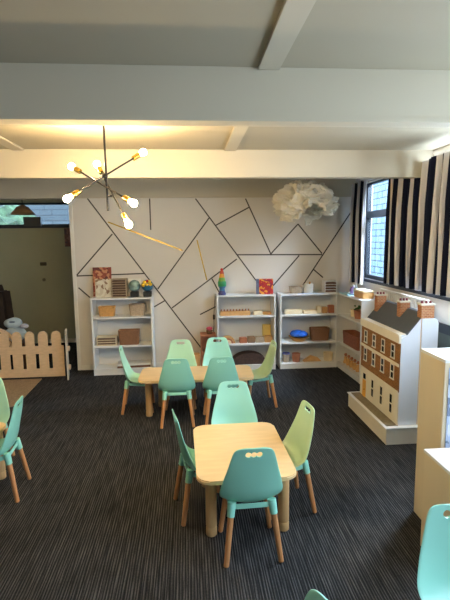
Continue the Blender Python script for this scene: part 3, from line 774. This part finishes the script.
def globe(x, m, pm, label, patch=False):
    t = empty('globe', (x, 6.10, H + E4), 0, label, 'globe', 'ornament globes on the left bookcase')
    new('base', bx(-.055, .055, -.045, .045, 0, .072, .006), NAVY, t)
    b = B(); ball(b, (0, 0, .150), .079, 4); g = new('ball', b, m, t, True)
    if patch:
        b = B()
        for k, (px_, pz) in enumerate(((-.03, .20), (.03, .205), (0, .165), (.045, .17), (-.045, .16))):
            ball(b, (px_, -.065, pz), .024, 2, (1.1, .7, 1))
        new('flower_patch', b, YEL, g, True)
        b = B(); ball(b, (.01, -.068, .213), .02, 2, (1, .9, 1)); new('flower_patch', b, REDP, g, True)
globe(X(136.3), GLOBEG, None, 'grey-green ball ornament on a black block')
globe(X(149), GLOBEB, None, 'blue ball ornament with yellow and red top on a black block', True)
basket(X(99.5), X(116), 6.08, 6.2, S1[0], .125, WICK, 'small golden wicker basket on the upper shelf of the left bookcase')
basket(X(130), X(146), 6.08, 6.2, S1[0], .150, WICKG, 'grey-brown wicker basket with white lining, upper shelf of the left bookcase', fill=PAPER)
trays(X(97), X(116.5), 6.05, 6.2, S1[1], .115, 3, 'low rack of three trays on the middle shelf of the left bookcase', 'tray racks', fm=CREAMW)
basket(X(118.5), X(139.5), 6.05, 6.2, S1[1], .19, WICKD, 'deep brown wicker basket on the middle shelf of the left bookcase')
t = empty('board_game', (X(133), 6.1, S1[2] + E4), R(4), 'flat white and brown box on the bottom shelf of the left bookcase', 'box')
new('box_base', bx(-.22, .22, -.07, .12, 0, .03, .002), BROWNW, t); new('lid', bx(-.225, .225, -.075, .125, .03, .052, .003), PAPER, t)
# bookcase 2
t = empty('rainbow_ornament', (X(222.5), 6.10, H + E4), 0, 'rainbow coloured bottle-shaped ornament on top of the bookcase', 'ornament', None)
new('body', lathe(B(), [(0, 0), (.052, 0), (.055, .02), (.04, .05), (.036, .09), (.056, .12), (.058, .17), (.044, .21), (.036, .26), (.028, .30), (.020, .33), (0, .335)], 24), RAINB, t, True)
b = B(); ball(b, (0, 0, .345), .02, 3); new('stopper', b, REDP, t, True)
t = empty('puzzle_box', (X(264.5), 6.12, H + E4), R(-6), 'red box with yellow print on top of the bookcase', 'box')
new('carton', bx(-.075, .115, -.05, .05, 0, .205, .003), COV_BOX, t); new('end_label', bx(-.115, -.0751, -.05, .05, 0, .205, .003), mat('box side blue', (90, 100, 130), .5, var=.3, scale=30), t)
t = empty('peg_board', ((X(220) + X(250)) / 2, 6.10, S2[0] + E4), 0, 'long wooden board with a row of pegs on the upper shelf', 'toy')
w = (X(250) - X(220)) / 2; new('board', bx(-w, w, -.04, .04, 0, .06, .004), OAKB, t)
for i in range(10):
    u = -w + .02 + (2 * w - .04) * i / 9; b = B(); rod(b, (u, 0, .06), (u, 0, .085), .009); new('peg', b, REDW, t, 40)
o = new('toy_box', bx(X(253.5), X(262), 6.07, 6.15, S2[0] + E4, S2[0] + .055, .004), CREAMW); tag(o, 'small cream box beside the peg board', 'box')
o = new('flat_block', bx(X(262.6), X(271), 6.09, 6.17, S2[0] + E4, S2[0] + .035, .004), OAKB); tag(o, 'flat wooden block right of the small cream box', 'block')
t = empty('arch_stacker', ((X(219.5) + X(235)) / 2, 6.1, S2[1] + E4), 0, 'nested wooden arch toy on the middle shelf', 'toy')
for k, (ro, m_) in enumerate(((.105, OAKB), (.078, REDW), (.052, CREAMW))):
    ri = ro - .024; pts = [(ro * math.cos(R(a)), .95 * ro * math.sin(R(a))) for a in range(0, 181, 15)] + [(ri * math.cos(R(a)), .95 * ri * math.sin(R(a))) for a in range(180, -1, -15)]
    new('arch', prism(B(), pts, 'y', -.04, .04), m_, t)
for k, (a, c, h, m_, lb) in enumerate(((239, 246.5, .075, REDW, 'reddish wooden block, first in the row beside the nested arches'), (247, 254.5, .085, SLATB, 'brown wooden block, second in the row beside the nested arches'),
        (255, 263.5, .08, WICKG, 'grey wooden block, third in the row beside the nested arches'), (264, 271.8, .09, OAKB, 'golden wooden block at the right end of the row'))):
    o = new('wooden_block', bx(X(a), X(c), 6.06, 6.14, S2[1] + E4, S2[1] + h, .005), m_); tag(o, lb, 'block', 'wooden blocks in a row on the middle shelf')
o = new('storage_box', bx(X(264), X(271.8), 6.19, 6.27, S2[1] + E4, S2[1] + .22, .004), mat('straw yellow card', (222, 196, 112), .6)); tag(o, 'upright straw yellow box behind the golden block', 'box')
t = empty('dark_basket', ((X(231) + X(266)) / 2, 6.12, S2[2] + E4), 0, 'dark brown low half-round basket on the bottom shelf', 'basket')
w = (X(266) - X(231)) / 2
b = B(); pts = [(w * math.cos(R(a)), .155 * math.sin(R(a))) for a in range(0, 181, 10)]; prism(b, pts, 'y', -.09, .09); new('body', b, mat('very dark wicker', (66, 46, 38), .7, var=.3, scale=50, bump=.5), t, 40)
# cable and things left of bookcase 2
cb_ = B(); pts = [at(215.2, 296, y=6.285), at(214.4, 306, y=6.285), at(213.8, 316, y=6.285), at(214.0, 326, y=6.285), at(213.2, 333, y=6.285)]
ct = empty('power_cable', (0, 0, 0), 0, 'thin black cable hanging down the wall beside the bookcase', 'cable')
for p, q in zip(pts, pts[1:]): rod(cb_, p, q, .0045, n=6)
new('cord', cb_, NAVY, ct, True)
p = at(213.9, 317, y=6.285); new('switch', bx(p.x - .014, p.x + .014, 6.272, 6.295, p.z - .035, p.z + .035, .004), NAVY, ct)
p = at(213.2, 335, y=6.28); new('plug', bx(p.x - .02, p.x + .02, 6.262, 6.2985, p.z - .02, p.z + .025, .004), NAVY, ct)
cr_ = empty('wooden_crate', (.245, 6.145, 0), 0, 'narrow wooden crate on end between the wall and the bookcase', 'crate')
b = B(); box(b, -.105, -.085, -.11, .11, 0, .50); box(b, .085, .105, -.11, .11, 0, .50); box(b, -.085, .085, .09, .11, 0, .50); box(b, -.085, .085, -.11, .09, 0, .02); box(b, -.085, .085, -.11, .09, .48, .50); box(b, -.085, .085, -.11, .09, .25, .265)
new('carcass', b, REDW, cr_); 
o = new('wooden_box', bx(.0, .125, 6.03, 6.18, 0, .23, .004), OAKB); tag(o, 'small golden wooden box on the floor beside the narrow crate', 'box')
t = empty('flower_toy', (.265, 6.13, .5004), 0, 'small pink flower ornament in a brown pot on the narrow crate', 'ornament')
new('pot', lathe(B(), [(0, 0), (.035, 0), (.045, .05), (.04, .05), (0, .045)], 20), WICKD, t, 40)
b = B()
for k in range(6): ball(b, (.024 * math.cos(k * PI / 3), .024 * math.sin(k * PI / 3), .075), .02, 2)
ball(b, (0, 0, .085), .018, 2); rod(b, (0, 0, .04), (0, 0, .08), .006); new('petals', b, PINK, t, True)
# bookcase 3
t = basket(X(289.5), X(302), 6.08, 6.2, H, .085, WICKG, 'low pale basket on top of the corner bookcase')
t = empty('paper_roll_pot', (X(308), 6.12, H + E4), 0, 'white round pot on top of the corner bookcase', 'pot')
new('pot', lathe(B(), [(0, 0), (.062, 0), (.066, .125), (.058, .125), (.055, .02), (0, .02)], 28), PAPER, t, 40)
b = B(); rod(b, (.0, 0, .02), (.02, 0, .155), .012); new('brush', b, OAKB, t)
o = new('paper_sheet', bx(X(296), X(322), 6.02, 6.05, H + E4, H + .008), mat('pale blue paper', (196, 208, 232), .7)); tag(o, 'pale blue paper strip lying in front of the white pot', 'paper')
trays(X(322.5), X(334.5), 6.04, 6.18, H, .165, 4, 'four-tier white rack with brown trays on the corner bookcase', 'tray racks', tm=BROWNW)
o = new('flat_box', bx(X(284.5), X(301), 6.06, 6.16, S2[0] + E4, S2[0] + .062, .003), CREAMW); tag(o, 'cream lidded box on the upper shelf of the corner bookcase', 'box')
t = empty('wooden_tray', ((X(302.5) + X(315)) / 2, 6.1, S2[0] + E4), 0, 'shallow wooden tray on the upper shelf of the corner bookcase', 'tray'); w = (X(315) - X(302.5)) / 2
b = B(); box(b, -w, w, -.05, .05, 0, .008); box(b, -w, w, -.05, -.043, .008, .045); box(b, -w, w, .043, .05, .008, .045); box(b, -w, -w + .007, -.043, .043, .008, .045); box(b, w - .007, w, -.043, .043, .008, .045)
new('tray_body', b, CREAMW, t)
for k, (a, c, h, m_, lb) in enumerate(((316, 320.5, .10, CREAMW, 'pale upright block, left of three on the corner bookcase'), (321.5, 326.5, .085, OAKB, 'golden block, middle of three on the corner bookcase'), (327.5, 333, .11, REDW, 'reddish block, right of three on the corner bookcase'))):
    o = new('wooden_block', bx(X(a), X(c), 6.08, 6.15, S2[0] + E4, S2[0] + h, .005), m_); tag(o, lb, 'block', 'wooden blocks on the corner bookcase')
t = empty('round_basket', (X(299), 6.13, S2[1] + E4), 0, 'shallow round wicker bowl on the middle shelf holding blue cloth', 'basket')
new('bowl', lathe(B(), [(0, 0), (.08, 0), (.135, .05), (.145, .062), (.125, .055), (.075, .012), (0, .012)], 30), WICK, t, 40)
b = B(); ball(b, (X(299), 6.13, S2[1] + .085), .10, 4, (1.22, 1.1, .58))
for v in b.verts: v.co += noise.noise_vector(v.co * 16) * .022
for v in b.verts:
    v.co.z = max(v.co.z, S2[1] + .068)
o = new('cloth_bundle', b, BLUEC, None, True); tag(o, 'bright blue crumpled cloth in the round wicker bowl', 'cloth')
basket(X(310.5), X(329), 6.06, 6.2, S2[1], .17, WICKD, 'square brown wicker basket beside the blue cloth')
for k, (a, c, h, m_, lb, nm) in enumerate(((282.5, 289.5, .115, WICKG, 'grey cup with blue rim, bottom shelf of the corner bookcase', 'cup'), (292, 300.5, .115, REDW, 'reddish round pot on the bottom shelf of the corner bookcase', 'pot'), (323.5, 333, .115, CREAMW, 'cream round tub at the right of the bottom shelf, corner bookcase', 'tub'))):
    xc, r_ = (X(a) + X(c)) / 2, (X(c) - X(a)) / 2
    t = empty('storage_' + nm, (xc, 6.11, S2[2] + E4), 0, lb, nm)
    new('body', lathe(B(), [(0, 0), (r_ * .85, 0), (r_, h), (r_ * .88, h), (r_ * .75, .012), (0, .012)], 24), m_, t, 40)
    if k == 0: new('rim', lathe(B(), [(r_ * .9, h), (r_ * 1.04, h), (r_ * 1.04, h + .012), (r_ * .9, h + .012), (r_ * .9, h)], 24), BLUEP, t, 40)
o = new('wooden_ramp', prism(B(), [(X(303), S2[2] + E4), (X(321), S2[2] + E4), (X(318), S2[2] + .045), (X(311), S2[2] + .075)], 'y', 6.07, 6.15), OAKB); tag(o, 'low wooden wedge between the pots on the bottom shelf', 'toy')
# bookcase 4 (placed in its own frame)
def P4(lx, ly, z): return M4 @ Vector((lx, ly, z))
R4 = R(-90) + .04
def e4(name, lx, ly, z, label, cat): 
    v = P4(lx, ly, z + E4); return empty(name, v, R4, label, cat)
t = e4('wooden_box', .56, .13, H, 'long pale wooden box on the bookcase by the window', 'box')
new('body', bx(-.14, .14, -.07, .07, 0, .075, .005), OAKB, t); new('lid', bx(-.145, .145, -.075, .075, .0755, .10, .008), CREAMW, t)
t = e4('glass_jar', .17, .15, H, 'small purple glass jar on the bookcase by the window', 'jar')
new('body', lathe(B(), [(0, 0), (.04, 0), (.045, .05), (.03, .09), (.034, .10), (0, .10)], 20), PURP, t, True); new('lid', lathe(B(), [(0, .10), (.03, .10), (.03, .12), (0, .125)], 20), WHITE, t, 40)
t = e4('bottle', .30, .135, H, 'clear pale blue bottle beside the purple jar', 'bottle')
new('body', lathe(B(), [(0, 0), (.035, 0), (.036, .08), (.014, .11), (.014, .14), (0, .14)], 20), LBLUE, t, True); new('cap', lathe(B(), [(0, .14), (.017, .14), (.017, .16), (0, .16)], 16), WHITE, t, 40)
t = e4('paper_tray', .2, .045, H, 'pale blue shallow tray at the front of the window bookcase', 'tray')
b = B(); box(b, -.15, .15, -.04, .04, 0, .006); box(b, -.15, .15, -.04, -.036, .006, .02); box(b, -.15, .15, .036, .04, .006, .02); new('body', b, mat('pale turquoise', (170, 214, 224), .4), t)
t = e4('potted_plant', .46, .12, S2[0], 'small leafy green plant in a terracotta brown pot on the window bookcase', 'plant')
new('pot', lathe(B(), [(0, 0), (.055, 0), (.07, .11), (.06, .11), (0, .10)], 24), REDW, t, 40)
b = B()
for k in range(22):
    a = random.random() * 2 * PI; r_ = random.random() * .06; p = Vector((r_ * math.cos(a), r_ * math.sin(a), .12 + random.random() * .045)); ball(b, p, .02, 1, (1.2, .8, .5))
new('foliage', b, LEAF, t, True)
t = e4('toy_pot', .29, .12, S2[0], 'pale upright wooden tub left of the potted plant', 'tub'); new('body', lathe(B(), [(0, 0), (.04, 0), (.045, .09), (.038, .09), (0, .02)], 20), CREAMW, t, 40)
t = e4('basket', .38, .12, S2[1], 'long reddish brown wicker basket on the window bookcase', 'basket')
b = B(); rings = []
for s, zz in ((.94, 0), (1, .17), (.94, .17), (.9, .015)): rings.append([b.verts.new((x, y, zz)) for x, y in rrect(-.26 * s, .26 * s, -.09 * s, .09 * s, .03, 4)])
for a, c in zip(rings, rings[1:]):
    for i in range(len(a)): b.faces.new((a[i], a[(i + 1) % len(a)], c[(i + 1) % len(a)], c[i]))
b.faces.new(rings[0][::-1]); b.faces.new(rings[-1]); new('woven_body', b, mat('wicker red brown', (140, 84, 60), .6, var=.25, scale=60, bump=.6), t, 40)
figs = []
for k in range(5):
    lb = 'small wooden figure on the window bookcase, %s' % ('one of five in a row',) 
    v = P4(.12 + k * .105, .09, S2[2] + E4)
    if k == 0:
        f0 = empty('wooden_figure', v, R4, lb, 'figure', 'five wooden figures in a row')
        new('body', lathe(B(), [(0, 0), (.03, 0), (.032, .02), (.018, .06), (.022, .085), (0, .10)], 16), OAKB, f0, True)
        b = B(); ball(b, (0, 0, .118), .022, 2); new('head', b, REDW, f0, True)
        b = B(); rod(b, (-.035, 0, .045), (.035, 0, .085), .007); new('arms', b, OAKB, f0)
    else: dup(f0, v, R4 + .3 * k, lb)

# ------------------------------------------------------------------ light
w = bpy.data.worlds.new('sky'); bpy.context.scene.world = w; w.use_nodes = True
n = w.node_tree; bg = n.nodes['Background']
tc = n.nodes.new('ShaderNodeTexCoord'); sp = n.nodes.new('ShaderNodeSeparateXYZ'); cr = n.nodes.new('ShaderNodeValToRGB')
n.links.new(tc.outputs['Generated'], sp.inputs[0]); n.links.new(sp.outputs[2], cr.inputs[0])
cr.color_ramp.elements[0].color = (.75, .85, 1, 1); cr.color_ramp.elements[1].color = (.50, .68, 1, 1)
n.links.new(cr.outputs[0], bg.inputs[0]); bg.inputs[1].default_value = 9.0
def area(loc, rot, sx, sy, e, col):
    l = bpy.data.lights.new('window_daylight', 'AREA'); l.shape = 'RECTANGLE'; l.size = sx; l.size_y = sy; l.energy = e; l.color = col
    o = bpy.data.objects.new('window_daylight', l); C.objects.link(o); o.location = loc; o.rotation_euler = rot
for i, e in ((1, 150), (2, 110), (3, 75)):
    a, c = wins[i]; area((RX + .16, (a + c) / 2, 1.9), (0, R(90), 0), 1.2, c - a, e, (.82, .91, 1))
area((3.95, 5.1, 3.45), (0, R(62), R(-24)), .7, 2.0, 800, (.74, .86, 1))  # added fill lamp outside, out of view, to brighten the back wall
for a, c in wins[:1]:
    l = bpy.data.lights.new('window_portal', 'AREA'); l.shape = 'RECTANGLE'; l.size = 1.2; l.size_y = c - a; l.cycles.is_portal = True
    o = bpy.data.objects.new('window_portal', l); C.objects.link(o); o.location = (RX + .12, (a + c) / 2, 1.9); o.rotation_euler = (0, R(90), 0)
sc = bpy.context.scene
sc.view_settings.view_transform = 'Standard'; sc.view_settings.look = 'None'; sc.view_settings.gamma = 1; sc.view_settings.exposure = .15
sc.view_settings.use_curve_mapping = False
